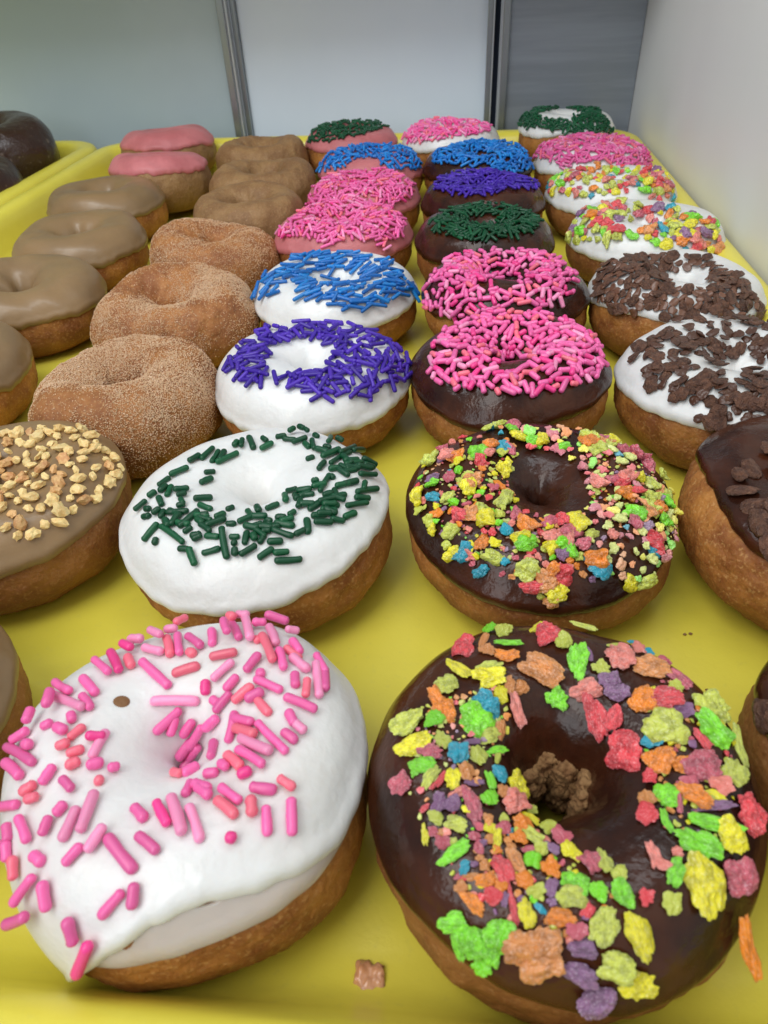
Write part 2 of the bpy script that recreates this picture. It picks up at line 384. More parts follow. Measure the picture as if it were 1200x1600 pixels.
# ------------------------------------------------------------------ toppings
def capsule(L, r, seed, seg=10):
    """sprinkle: a slightly bent rod with rounded ends, along X"""
    rs = np.random.RandomState(seed); h = max(L/2-r, .0001); rings = []
    for a in (0, 28, 55, 80): rings.append((-h-r*math.cos(math.radians(a))*.8, r*math.sin(math.radians(a)) if a else 0))
    for x in (-.4, .0, .4): rings.append((h*x*2, r*(1+rs.uniform(-.10, .10))))
    for a in (80, 55, 28, 0): rings.append((h+r*math.cos(math.radians(a))*.8, r*math.sin(math.radians(a)) if a else 0))
    bend = rs.uniform(-1, 1)*L*.035
    V_ = []; F2 = []
    for x, rr in rings:
        if rr == 0: V_.append((x, bend*(4*(x/L)**2), 0)); continue
        for k in range(seg):
            a = TAU*k/seg; V_.append((x, bend*(4*(x/L)**2)+rr*math.cos(a), rr*math.sin(a)))
    n = len(rings)
    base = lambda j: 1+(j-1)*seg
    for k in range(seg): F2.append((0, base(1)+(k+1) % seg, base(1)+k))
    for j in range(1, n-2):
        for k in range(seg): F2.append((base(j)+k, base(j)+(k+1) % seg, base(j+1)+(k+1) % seg, base(j+1)+k))
    last = len(V_)-1
    for k in range(seg): F2.append((base(n-2)+k, base(n-2)+(k+1) % seg, last))
    return np.array(V_), F2
def ico(sub):
    t = (1+5**.5)/2
    v = [(-1, t, 0), (1, t, 0), (-1, -t, 0), (1, -t, 0), (0, -1, t), (0, 1, t), (0, -1, -t), (0, 1, -t), (t, 0, -1), (t, 0, 1), (-t, 0, -1), (-t, 0, 1)]
    f = [(0, 11, 5), (0, 5, 1), (0, 1, 7), (0, 7, 10), (0, 10, 11), (1, 5, 9), (5, 11, 4), (11, 10, 2), (10, 7, 6), (7, 1, 8), (3, 9, 4), (3, 4, 2), (3, 2, 6), (3, 6, 8), (3, 8, 9), (4, 9, 5), (2, 4, 11), (6, 2, 10), (8, 6, 7), (9, 8, 1)]
    v = [np.array(p)/np.linalg.norm(p) for p in v]
    for _ in range(sub):
        c = {}; g = []
        def mid(a, b):
            k = (min(a, b), max(a, b))
            if k not in c:
                q = v[a]+v[b]; v.append(q/np.linalg.norm(q)); c[k] = len(v)-1
            return c[k]
        for a, b, d in f:
            x, y, z = mid(a, b), mid(b, d), mid(d, a); g += [(a, x, z), (b, y, x), (d, z, y), (x, y, z)]
        f = g
    return np.array(v), f
ICO = {k: ico(k) for k in (1, 2, 3, 4)}
def flake(seed, sub=3, flat=.34, crinkle=1.0):
    """puffed cereal flake about 1 unit across in X and Y, irregular outline, blistered and slightly curled"""
    V_, F2 = ICO[sub]; rs = np.random.RandomState(seed); P = V_.copy()
    a = np.arctan2(P[:, 1], P[:, 0])
    rad = 1+sum(rs.uniform(.2, 1)*np.sin(j*a+rs.uniform(0, 6.28))*w_ for j, w_ in ((2, .09), (3, .13), (4, .08), (5, .10), (7, .07), (9, .04)))*crinkle
    P = np.sign(P)*np.abs(P)**np.array([.85, .85, 1.0])
    P[:, 0] *= rad; P[:, 1] *= rad
    jag = sn(P, 16, seed+7)*.07*crinkle+rs.uniform(-1, 1, len(P))*.014
    P[:, :2] *= (1+jag)[:, None]
    P[:, 2] *= flat*(1-.35*np.clip(1-rad*.9, -.3, .6))
    P[:, 2] += rs.uniform(-1, 1, len(P))*.014*min(1, crinkle*1.5)
    bl = sn(P, 5.5, seed+1)*.11+sn(P, 11, seed+2)*.07+np.abs(sn(P, 19, seed+3))*.07+np.abs(sn(P, 34, seed+4))*.04
    P = P+V_*(bl*crinkle)[:, None]*np.array([.6, .6, 1.0])
    c1, c2 = rs.uniform(-.28, .28, 2)
    P[:, 2] += c1*P[:, 0]**2+c2*P[:, 1]**2+rs.uniform(-.2, .2)*P[:, 0]*P[:, 1]
    return P*.5, F2
def nutty(seed):
    V_, F2 = ICO[1]; rs = np.random.RandomState(seed)
    P = V_*(1+rs.uniform(-.26, .26, (len(V_), 1)))*np.array([1, rs.uniform(.6, .85), rs.uniform(.45, .7)])
    return P*.5, F2
_cache = {}
def base_mesh(kind, seed, mk, sub=3, L=.006, r=.0009):
    key = (kind, seed, mk, sub, round(L*1e4), round(r*1e6))
    if key not in _cache:
        nm = {'flake': 'cereal_flake', 'cocoa': 'cocoa_flake', 'nut': 'nut_piece', 'sprinkle': 'sprinkle'}[kind]
        if kind == 'sprinkle': g = capsule(L, r, seed)
        elif kind == 'flake': g = flake(seed, sub)
        elif kind == 'cocoa': g = flake(seed+300, sub, .20, .5)
        else: g = nutty(seed)
        _cache[key] = (mesh(nm, g[0], g[1], [M[mk]], kind in ('sprinkle', 'cocoa')), g[0], g[1], mk)
    return _cache[key]
def frame(p, n, t):
    n = Vector(n).normalized(); t = Vector(t); t = (t-n*t.dot(n))
    t = t.normalized() if t.length > 1e-9 else n.orthogonal().normalized()
    b = n.cross(t)
    m = Matrix((t, b, n)).transposed().to_4x4(); m.translation = p
    return m
VX = Vector(MW @ np.array([1., 0, 0])); VY = Vector(MW @ np.array([0, 1., 0])); VZ = Vector(MW @ np.array([0, 0, 1.]))
def emit(D, root, name, items, stuff_only=False, limit=100):
    """items: (base, world matrix, size). The largest in view become parts of their own, the rest one part."""
    inv = D.mat.inverted()
    items.sort(key=lambda i: -i[2]/depth(i[1].translation)**1)
    solo = [] if stuff_only else items[:limit]; rest = items if stuff_only else items[limit:]
    for b, m, _ in solo:
        o = bpy.data.objects.new(name, b[0]); COL.objects.link(o); o.parent = root; o.matrix_local = inv @ m
    if rest:
        Vs, Fs, mi, mats, off = [], [], [], [], 0
        for b, m, _ in rest:
            mm = np.array(inv @ m); P = b[1] @ mm[:3, :3].T+mm[:3, 3]
            if b[3] not in mats: mats.append(b[3])
            Vs.append(P); Fs += [tuple(i+off for i in f) for f in b[2]]; mi += [mats.index(b[3])]*len(b[2]); off += len(P)
        obj(name+'_layer', mesh(name+'_layer', np.concatenate(Vs), Fs, [M[k] for k in mats], name not in ('nut_piece', 'cereal_flake', 'cereal_crumb'), mi), root, kind='stuff')
def inpoly(x, y, pl):
    c = False; n = len(pl)
    for i in range(n):
        x1, y1 = pl[i]; x2, y2 = pl[i-1]
        if (y1 > y) != (y2 > y) and x < (x2-x1)*(y-y1)/(y2-y1)+x1: c = not c
    return c
def scatter(D, poly, hole, n, mind, seed):
    rs = random.Random(seed); xs = [p[0] for p in poly]; ys = [p[1] for p in poly]; pts = []; tries = 0
    cells = {}
    while len(pts) < n and tries < n*60:
        tries += 1
        u, v = rs.uniform(min(xs), max(xs)), rs.uniform(min(ys), max(ys))
        if not inpoly(u, v, poly) or (hole and inpoly(u, v, hole)): continue
        p, nn = D.hit(u, v)
        if p is None or nn.z < -.2: continue
        # weight by true area, so the foreshortened far side is not starved
        k = (int(p.x/mind), int(p.y/mind), int(p.z/mind)); ok = True
        for a in (-1, 0, 1):
            for b in (-1, 0, 1):
                for c in (-1, 0, 1):
                    for q in cells.get((k[0]+a, k[1]+b, k[2]+c), ()):
                        if (q-p).length < mind: ok = False
        if not ok: continue
        cells.setdefault(k, []).append(p); pts.append((p, nn))
    return pts
def sprinkles(D, root, cols, poly, hole, n, mind=.0018, stuff=False, Ls=(.0038, .0050, .0058, .0066, .0076), r=.0009, lean=None):
    rs = random.Random(D.seed*3+1); it = []
    for p, nn in scatter(D, poly, hole, n, mind, D.seed+9):
        L = rs.choice(Ls); b = base_mesh('sprinkle', rs.randrange(4), 's'+rs.choice(cols), L=L, r=r)
        t = Vector((rs.uniform(-1, 1), rs.uniform(-1, 1), rs.uniform(-.5, .5)))
        if lean is not None: t = Vector((1, lean, 0))+t*.75
        nn2 = (nn+Vector((rs.uniform(-1, 1), rs.uniform(-1, 1), rs.uniform(-1, 1)))*.16).normalized()
        it.append((b, frame(p+nn*(.0006+rs.random()*.0013), nn2, t), L))
    emit(D, root, 'sprinkle', it, stuff)
def flakes(D, root, cols, poly, hole, n, mind=.0026, kind='flake', smin=.0028, smax=.0085, pw=2.0, stuff=False):
    rs = random.Random(D.seed*5+2); it = []
    nm = {'flake': 'cereal_flake', 'cocoa': 'cocoa_flake', 'nut': 'nut_piece'}[kind]
    for p, nn in scatter(D, poly, hole, n, mind, D.seed+19):
        s = smin+(smax-smin)*rs.random()**pw
        b = base_mesh(kind, rs.randrange(9), 'f'+rs.choice(cols), 3 if D.t[1] < .3 else 2)
        t = Vector((rs.uniform(-1, 1), rs.uniform(-1, 1), rs.uniform(-.5, .5)))
        nn2 = (nn+Vector((rs.uniform(-1, 1), rs.uniform(-1, 1), rs.uniform(-1, 1)))*(.35 if kind != 'nut' else .6)).normalized()
        ar = rs.uniform(.6, .95)
        m = frame(p+nn*(s*.10+rs.random()*.0012), nn2, t) @ Matrix.Diagonal((s, s*ar, s*rs.uniform(.75, 1.2), 1))
        it.append((b, m, s))
    emit(D, root, nm, it, stuff)
def traced_sprinkles(D, root, segs, r=.00092):
    it = []
    for q, (u0, v0, u1, v1, c) in enumerate(segs):
        p0, n0 = D.hit(u0, v0); p1, n1 = D.hit(u1, v1)
        if p0 is None and p1 is None: continue
        if p0 is None or p1 is None:
            pk, nk = (p1, n1) if p0 is None else (p0, n0)
            dd = depth(pk); u, v = (u0, v0) if p0 is None else (u1, v1)
            d = ray(u, v); k = dd/(-(MW.T @ np.array(d))[2]); pp = ORG+d*k
            if p0 is None: p0, n0 = pp, nk
            else: p1, n1 = pp, nk
        L = (p1-p0).length
        if L > .012: p1 = p0+(p1-p0)*(.012/L); L = .012
        px = math.hypot(u1-u0, v1-v0); add = r*1.2; L = max(L+add, r*2.3)
        nn = (n0+n1).normalized(); pm = (p0+p1)/2
        hm, _, _, dist = D.bvh.find_nearest(pm)
        lift = max(0, (hm-pm).dot(nn))
        lift = min(lift, .002)+r*.55+(.0006*(q % 3)/2)
        t = (p1-p0) if (p1-p0).length > 1e-5 else VX
        g = capsule(L, r*(1+.08*math.sin(q*2.3)), q)
        me = mesh('sprinkle', g[0], g[1], [M['s'+c]])
        it.append(((me, g[0], g[1], 's'+c), frame(pm+nn*lift, nn, t), L+.002))
    emit(D, root, 'sprinkle', it)
def traced_flakes(D, root, lst, kind='flake', name='cereal_flake'):
    it = []
    for q, (u, v, a, b, ang, c) in enumerate(lst):
        p, nn = D.hit(u, v)
        if p is None:
            best = None
            for k in range(1, 12):
                f_ = k/12; uu, vv = u+(880-u)*f_*.35, v+(1200-v)*f_*.35
                p, nn = D.hit(uu, vv)
                if p is not None: break
            if p is None: continue
            dd = depth(p); d = ray(u, v); p = ORG+d*(dd/(-(MW.T @ np.array(d))[2]))
        sc = depth(p)/F
        ca, sa = math.cos(math.radians(ang)), math.sin(math.radians(ang))
        rs = random.Random(q*7+1)
        if b > a: a, b, ca, sa = b, a, -sa, ca
        toc = (ORG-p).normalized()
        n2 = (nn*.75+toc*.35+Vector((rs.uniform(-1, 1), rs.uniform(-1, 1), rs.uniform(-1, 1)))*.10).normalized()
        t = VX*ca+VY*sa
        # keep the seen direction: project the picture direction onto the flake's plane along the view
        t = t-toc*(t.dot(n2)/max(.25, toc.dot(n2)))
        st = min(1.6, t.length); fs = max(.55, abs(toc.dot(n2)))
        wl = a*sc*.94*st; ww = b*sc*.93/(fs if b > a*.5 else 1)
        bm = base_mesh(kind, q % 14, 'f'+c, 4 if a > 22 else 3)
        th = min(wl, ww)
        m = frame(p+n2*(th*.14+.0002+.0005*rs.random()), n2, t) @ Matrix.Diagonal((wl, ww, max(th, .5*wl*.5)*.82, 1))
        it.append((bm, m, wl))
    emit(D, root, name, it)

# ------------------------------------------------------------------ where the larger toppings lie (photograph pixels, cast onto the icing)
def zs(txt, ox, oy, k):
    out = []
    for row in txt.split(';'):
        q = row.split()
        if len(q) == 5: a = [float(x) for x in q[:4]]; out.append((a[0]/k+ox, a[1]/k+oy, a[2]/k+ox, a[3]/k+oy, q[4]))
    return out
def zf(txt, ox, oy, k):
    out = []
    for row in txt.split(';'):
        q = row.split()
        if len(q) == 6: a = [float(x) for x in q[:5]]; out.append((a[0]/k+ox, a[1]/k+oy, a[2]/k, a[3]/k, a[4], q[5]))
    return out
PINK1 = zs('765 240 820 330 d;700 340 755 460 d;600 395 690 475 m;520 490 605 590 m;800 360 825 425 c;840 200 910 230 m;815 215 890 275 l;940 160 1010 260 l;1040 190 1110 205 l;'
  '1050 235 1075 350 c;1115 225 1130 350 m;905 310 1020 340 l;890 385 1060 540 m;360 535 450 590 m;300 560 345 680 m;330 600 540 690 l;520 600 575 680 m;185 685 225 770 m;275 790 330 765 m;'
  '450 715 460 760 m;360 800 420 830 m;440 860 525 790 c;85 875 195 825 m;180 900 215 915 m;87 920 270 1030 m;70 1010 160 1095 m;370 925 440 900 c;430 960 520 930 c;425 1040 500 1010 c;'
  '545 860 650 860 d;570 980 660 820 l;550 1040 640 1020 m;680 1065 735 1055 m;615 1130 625 1130 c;275 1145 345 1040 m;400 1125 460 1190 m;955 620 1240 620 l;970 820 1120 680 m;1060 830 1090 720 m', 0, 940, 4) + zs(
  '90 455 245 405 c;130 90 140 180 c;185 235 270 300 m;180 320 220 340 c;285 70 385 130 m;270 130 300 100 m;330 190 335 280 m;390 100 430 240 m;440 90 455 150 c;445 140 500 250 m;505 65 525 140 l;'
  '530 130 580 340 l;560 90 640 110 m;590 170 650 130 m;670 80 770 180 m;845 160 800 220 l;680 180 725 290 l;640 230 710 400 c;600 240 615 260 c;820 260 870 340 m;745 320 775 440 m;780 300 870 370 c;'
  '815 360 920 445 l;960 360 1020 470 m;965 400 985 610 l;1015 440 1020 570 m;915 510 905 610 c;840 460 845 540 m;325 360 480 330 c;340 500 460 390 l;290 500 290 580 d;420 560 490 480 m;540 450 620 350 m;'
  '630 440 630 480 m;600 500 760 570 m;475 640 590 545 c;330 610 370 640 m;360 690 450 580 m;550 630 650 580 m;600 610 685 710 c;780 610 970 690 m;310 800 380 730 m;440 880 480 700 m;470 740 590 770 m;'
  '480 810 610 850 c;610 770 790 950 m;800 700 840 780 m;840 780 900 830 l;770 820 850 880 m;505 870 700 960 l;500 940 660 1040 m;330 980 350 880 m;430 970 520 1050 c;390 1030 430 1060 m;285 1090 360 1080 m;'
  '500 1100 570 1070 d;740 1120 830 1180 c;570 1170 720 1190 m;150 830 210 740 m;200 900 280 770 m;110 970 200 860 m;190 970 250 890 m;120 1030 160 980 m;150 1090 240 1040 m;80 1090 130 1100 c;'
  '220 1160 320 1200 m', 250, 940, 4) + zs(
  '420 625 455 665 m;490 615 525 685 d;540 600 575 715 l;595 625 630 730 l;435 715 495 765 m;710 720 735 725 d;690 565 750 610 m;680 605 740 655 c;785 600 790 655 c;830 625 835 710 m;905 600 908 710 m;620 570 660 600 m;580 590 600 550 m',
  0, 950, 2) + zs(
  '155 165 235 110 c;190 210 255 190 c;25 245 130 230 m;360 300 415 235 m;290 425 330 320 m;400 460 490 260 l;510 410 600 170 l;150 310 205 455 m;60 350 70 450 m;65 460 75 570 m;120 550 125 680 c;220 540 280 590 m;'
  '420 600 520 490 m;560 530 660 380 l;675 440 840 650 m;95 840 240 670 m;300 700 325 870 m;0 1010 230 885 m;65 1240 230 1140 m;90 1000 180 1100 c;140 1010 170 1090 c;230 1200 250 1260 m;450 920 490 1070 m;'
  '640 920 770 770 m;840 870 850 725 m;500 1260 590 1050 d;10 460 15 560 m;100 930 180 1040 d', 0, 1200, 4)
GREEN2 = zs(';'.join(' '.join(map(str, r))+(' G' if i % 4 else ' H') for i, r in enumerate([tuple(map(int, g.split(','))) for g in
  ('730,45,720,80 760,40,770,75 785,60,790,85 820,85,835,95 495,115,480,135 515,110,510,140 545,95,565,145 600,100,620,115 595,150,645,125 660,95,700,90 690,105,740,110 730,125,790,105 780,120,800,140 810,110,820,150 '
   '830,150,880,165 860,135,890,140 890,100,880,120 910,100,935,120 790,190,820,180 840,235,865,205 855,190,930,155 885,215,970,160 930,175,1000,155 980,155,1020,165 950,215,1020,205 1020,190,1075,220 1000,225,1060,240 '
   '945,245,1000,235 885,235,925,230 1005,262,1075,265 1030,210,1070,225 945,300,1005,285 1030,290,1025,320 995,330,1085,315 990,355,1050,360 950,395,1040,380 945,435,995,415 890,445,945,455 820,462,895,465 810,430,870,425 '
   '850,405,915,410 840,375,920,355 800,405,850,370 845,330,885,260 815,290,840,285 890,260,905,270 905,320,915,350 860,350,900,340 870,385,925,385 390,145,340,190 335,180,290,205 385,200,415,155 405,205,495,165 440,160,420,200 '
   '355,245,395,242 335,292,385,272 210,262,285,230 160,300,205,270 310,362,385,358 225,325,285,320 195,345,215,305 165,330,195,305 240,350,275,340 160,350,175,385 120,350,150,330 70,408,115,370 105,400,125,400 240,390,270,385 '
   '255,365,265,385 250,480,330,410 195,420,285,415 215,475,250,425 100,535,160,465 170,440,185,410 140,425,170,405 95,435,125,430 175,475,270,545 190,450,205,480 150,525,145,550 250,570,290,572 295,570,320,640 350,590,420,570 '
   '430,490,450,615 485,570,488,600 465,520,500,520 475,545,490,550 510,600,575,560 525,550,535,500 560,510,570,535 555,485,600,470 590,545,610,510 585,610,645,570 650,590,710,585 655,622,765,615 625,542,685,540 645,495,730,525 '
   '655,460,735,475 660,440,700,440 740,515,780,495 790,445,795,505 715,430,740,415 765,370,755,400 760,350,805,328 710,330,750,320 700,350,705,375 740,340,750,360 620,405,670,385 580,400,590,420 540,410,560,440 500,460,560,435 '
   '560,440,620,440 450,405,475,395 400,440,440,425 360,480,445,450 450,465,485,465 340,430,370,430 325,450,350,470 270,500,300,480 300,520,340,510 310,535,345,520 360,515,415,520 600,500,635,495 620,455,640,460').split()])),
  190, 650, 2.727)
CER1 = zf('540 253 140 115 0 r;705 145 70 60 0 g;785 150 100 80 30 l;665 215 110 50 70 k;690 270 110 60 0 k;820 230 190 40 -2 g;810 305 145 80 0 o;1005 130 120 60 35 y;1065 180 150 130 30 r;1160 220 90 100 0 l;'
  '515 395 170 80 -35 y;435 485 140 110 10 l;700 375 180 60 10 l;700 440 190 130 0 y;770 545 80 120 0 y;820 490 60 120 0 k;895 500 90 90 0 k;1030 390 300 170 -25 k;1125 565 140 130 0 g;865 640 240 70 -75 p;'
  '380 575 170 90 -50 o;420 650 150 140 0 o;355 705 90 130 -70 g;190 725 220 120 30 l;240 860 230 130 15 y;410 830 120 80 -50 l;670 600 170 140 0 b;730 650 120 60 80 b;610 700 210 190 40 g;680 800 160 90 20 l;'
  '755 765 120 70 80 k;590 840 120 40 10 v;330 905 160 80 0 R;505 910 140 120 -10 b;620 930 120 80 -60 l;650 910 110 50 -50 l;740 895 130 50 5 g;745 930 110 40 80 l;290 985 160 100 0 g;240 1000 120 60 80 g;'
  '335 1065 170 70 55 l;385 1085 130 45 50 r;470 1070 140 90 75 y;550 1030 100 100 0 k;755 1040 120 80 -60 b;705 1085 130 60 -70 g;860 1110 100 90 0 y;150 1105 150 110 30 R;600 1095 120 50 0 v', 590, 950, 4) + zf(
  '85 125 180 45 -15 l;50 320 210 110 80 g;105 285 90 60 -60 v;280 235 100 40 0 l;310 305 170 150 0 p;415 255 80 70 0 p;470 280 50 50 0 b;370 220 60 30 0 b;490 370 230 120 -5 k;560 330 90 50 -20 R;660 440 190 90 -35 R;'
  '190 370 110 80 0 l;240 440 140 90 0 v;280 520 150 110 0 v;100 500 200 120 20 p;165 660 280 130 -75 r;270 670 150 100 70 r;450 560 170 150 20 o;545 555 290 140 3 r;640 480 100 60 -20 l;690 620 110 90 0 v;'
  '575 730 290 190 0 l;620 770 90 110 0 y;500 810 130 80 0 b;350 870 220 220 0 r;850 600 220 120 -15 l;860 740 300 150 -50 g;1010 830 260 80 -75 l;800 800 170 60 -50 r;550 930 170 170 -40 o;690 950 150 100 10 o;'
  '800 960 230 180 0 R;985 1010 180 140 -50 l;490 1035 90 80 0 r;910 1085 130 110 0 p;580 1130 110 130 0 g;750 1130 250 90 -25 o;880 1140 140 60 -25 y;470 1160 110 80 30 k;1060 1185 120 80 -20 r;720 1050 120 60 0 R', 890, 950, 3.871) + zf(
  '345 140 120 100 80 v;470 80 150 60 25 p;550 160 240 100 -75 R;430 150 110 90 60 v;655 115 105 85 0 g;740 75 90 70 -30 k;805 140 150 110 20 p;910 105 90 40 0 p;915 145 60 35 0 b;255 175 80 35 45 r;325 230 110 80 -50 l;'
  '455 275 150 90 -15 l;260 340 140 45 -80 y;310 315 60 70 0 R;370 385 90 90 0 R;650 235 80 50 -30 k;660 300 100 60 -20 y;745 250 60 70 0 l;745 300 90 80 0 R;700 380 160 50 80 y;780 320 50 60 0 b;900 190 80 50 -20 l;'
  '910 250 140 50 -35 y;860 280 120 90 0 o;980 235 90 70 -40 R;1030 300 100 70 30 l;840 360 110 70 0 o;930 360 160 80 -40 l;1110 360 130 100 -30 R;1050 430 120 60 -30 v;660 370 80 60 0 k;590 430 80 60 -60 R;450 450 230 90 35 g;'
  '505 540 100 60 70 b;630 530 70 70 0 k;545 600 90 50 0 k;740 560 220 110 -65 r;820 500 200 80 -60 k;880 625 130 100 -40 o;925 500 100 110 0 g;1045 550 120 110 0 o;640 620 150 80 10 o;730 660 80 70 0 o;485 660 90 70 30 k;'
  '560 760 190 90 -50 o;685 720 110 110 0 r;810 790 250 50 -80 r;895 830 190 100 -75 y;750 740 100 50 80 v;950 690 110 80 20 l;1045 670 130 70 75 v;975 800 100 40 -40 b;1100 860 190 110 0 o;1150 620 100 80 0 g;1130 730 110 90 0 l;'
  '980 430 100 80 -20 l;1150 440 100 90 -40 y;440 880 190 110 10 g;560 1000 220 170 -50 g;730 960 200 190 30 g;470 1040 180 60 -70 g;620 1150 120 90 0 g;680 1080 150 100 80 g;940 1060 330 300 0 k;'
  '360 330 70 50 20 k;560 350 80 50 0 R;610 400 70 50 40 v;790 420 70 50 0 k;700 440 70 50 30 o;430 380 70 40 0 l;560 520 60 40 0 v;600 480 60 40 30 k;470 600 60 40 0 R;690 600 70 40 0 k;900 440 80 50 0 R;1000 380 70 50 10 p;860 740 60 40 0 v;1050 760 60 50 0 v', 600, 1220, 4) + zf(
  '680 90 120 90 80 g;570 100 90 70 0 k;570 180 110 110 0 r;735 120 130 35 -80 R;815 85 210 100 -20 o;925 85 110 40 -20 l;665 215 130 50 -65 g;1100 185 190 120 -50 r;920 135 220 50 5 v;915 225 290 80 -12 g;'
  '1000 290 200 130 -75 y;840 330 260 130 -20 g;605 390 160 60 -70 p;655 440 90 60 -30 p;725 375 70 50 -20 p;715 480 160 80 80 g;860 540 330 190 -80 y;1040 490 210 150 -70 R;565 610 90 80 -50 r;695 635 110 100 -20 l;'
  '1075 850 320 100 -75 o;205 545 150 110 -30 g;315 580 90 100 0 g;440 590 170 100 -60 g;430 490 80 80 0 l;345 430 130 70 -60 l;275 430 130 90 -50 R;190 380 110 60 -50 y;180 610 160 100 0 l;340 760 210 130 70 l;'
  '520 800 260 130 -70 y;410 960 210 140 -15 l;520 1050 190 110 25 y;260 680 90 50 40 r;200 780 110 90 0 R;235 870 160 90 -5 v;220 1000 220 110 -30 v;300 1140 200 130 30 v', 840, 1220, 3.333)
def P(t):
    a = [float(x) for x in t.replace(',', ' ').split()]; return list(zip(a[::2], a[1::2]))


# ------------------------------------------------------------------ the donuts
PK = 'dmmmmmlmc'; GR = 'GGGH'; BL = 'BBC'; PU = 'PPQ'; FR = 'rrrrpppRRRoookkyyyylllllllgggvb'
# key: x, y, R, H, hole, seed, kwargs | dough, icing, edge, kwargs | group | label
G1, G2, G3 = 'white iced donuts', 'chocolate iced donuts', 'maple iced donuts'
G4, G5, G6 = 'cinnamon sugar donuts', 'pink iced donuts', 'plain brown donuts'
def make(key, x, y, R, H, rh, seed, dough, icing, edge, label, group, geo={}, ic={}):
    D = Donut(key, x, y, R, H, rh, seed, **geo)
    root = empty('donut', D.mat, label=label, category='donut', group=group)
    D.root = root
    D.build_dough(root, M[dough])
    if icing: D.build_icing(root, M[icing], edge, **ic)
    return D
def sugar(D, n, seed):
    rs = np.random.RandomState(seed); V_, F2 = D.dV, D.dF
    a, b, c, d = (V_[F2[:, i]] for i in range(4))
    nn = np.cross(c-a, d-b); ar = np.linalg.norm(nn, axis=1); nz = nn/ar[:, None]
    cen = (a+b+c+d)/4
    w_ = ar*np.clip(nz[:, 2]+.75, .05, 1.4)*np.clip(.7+sn(cen, 90, seed)*.9+sn(cen, 330, seed+1)*.6, .08, 2.5)*(np.hypot(cen[:, 0], cen[:, 1]) > D.rh*.6)
    w_ /= w_.sum(); k = rs.choice(len(F2), n, p=w_)
    uv = rs.rand(n, 2); uv = uv[:, :, None]
    p = (a[k]*(1-uv[:, 0])+b[k]*uv[:, 0])*(1-uv[:, 1])+(d[k]*(1-uv[:, 0])+c[k]*uv[:, 0])*uv[:, 1]
    cube = np.array([(x_, y_, z_) for z_ in (-.5, .5) for y_ in (-.5, .5) for x_ in (-.5, .5)])
    fc = np.array([(0, 2, 3, 1), (4, 5, 7, 6), (0, 1, 5, 4), (2, 6, 7, 3), (0, 4, 6, 2), (1, 3, 7, 5)])
    q = rs.normal(size=(n, 3, 3)); q, _ = np.linalg.qr(q)
    s = rs.uniform(.00015, .00036, (n, 1, 1))
    P_ = (cube[None]*s) @ q + p[:, None, :]+nz[k][:, None, :]*.00008
    Fs = (fc[None]+(np.arange(n)*8)[:, None, None]).reshape(-1, 4)
    obj('sugar_coating', mesh('sugar_coating', P_.reshape(-1, 3), Fs, [M['sugar']], False), D.root, kind='stuff')

# --- white column (third from the left), front to back
edge1 = interp([(-180, -20), (-165, -40), (-150, -62), (-135, -72), (-122, -66), (-112, -38), (-104, -6), (-95, 16), (-82, 32), (-65, 34), (-45, 24), (-25, 10), (0, 6), (40, 0), (90, 0), (140, -5)])
D = make('C1', -.0512, .0745, .0364, .0385, .0022, 11, 'dough', 'white', edge1, 'white iced donut with pink sprinkles, its icing run down to the front rim', G1, geo=dict(lump=1.3), ic=dict(amp=3, inner=222, T=.0017))
gl = interp([(-180, 0), (-140, -10), (-120, -22), (-105, -4), (-90, 3), (-60, 9), (-30, 12), (0, 8), (90, 0)])
D.build_icing(D.root, M['glaze'], gl, T=.0007, amp=3, name='thin_glaze', seedo=9, inner=60)
traced_sprinkles(D, D.root, PINK1, r=.00098)
me_ = [o for o in D.root.children if o.name.startswith('icing')][0].data
pv = np.zeros(len(me_.vertices)*3, np.float32); me_.vertices.foreach_get('co', pv); pv = pv.reshape(-1, 3)
st = np.zeros(len(pv)); ax = np.array([[-1.], [-.5], [0.], [.5], [1.]])
for o in D.root.children:
    if not o.name.startswith('sprinkle') or 'layer' in o.name: continue
    mm = np.array(o.matrix_local); L_ = max(v.co.x for v in o.data.vertices)
    for q in ax[:, 0]:
        c_ = mm[:3, 3]+mm[:3, 0]*q*L_*.9
        st = np.maximum(st, np.exp(-((np.linalg.norm(pv-c_, axis=1)/.0021)**3)))
at = me_.attributes.new('bleed', 'FLOAT', 'POINT'); at.data.foreach_set('value', st.astype(np.float32))
hp, hn = D.hit(190, 1096)
v_, f_ = ICO[2]
o = obj('bare_spot', mesh('bare_spot', v_*np.array([.0017, .0015, .0005]), f_, [M['dough_plain']]), D.root); o.matrix_local = D.mat.inverted() @ frame(hp-hn*.00015, hn, VX)
D = make('C2', -.0562, .1590, .0394, .0352, .0028, 12, 'dough', 'white', interp([(-180, 4), (-120, -6), (-90, 0), (-60, 8), (-30, 14), (0, 10), (90, 5)]), 'white iced donut with dark green sprinkles in a ring', G1, ic=dict(amp=4, inner=215, T=.0016))
_r = random.Random(8)
for k in range(46):
    u, v = _r.choice(((585, 770), (545, 720), (505, 795), (420, 835), (300, 800), (560, 740)))
    u += _r.gauss(0, 22); v += _r.gauss(0, 13); q = _r.uniform(-.9, .5); D.hit(u+20, v)[0] is not None and D.hit(u+36, v)[0] is not None and GREEN2.append((u, v, u+22*math.cos(q), v-16*math.sin(q), _r.choice('GGH')))
traced_sprinkles(D, D.root, GREEN2, r=.00093)
D = make('C3', -.0554, .2440, .0385, .0350, .0042, 13, 'dough', 'white', -6, 'white iced donut topped with purple sprinkles', G1, ic=dict(amp=5, T=.0015))
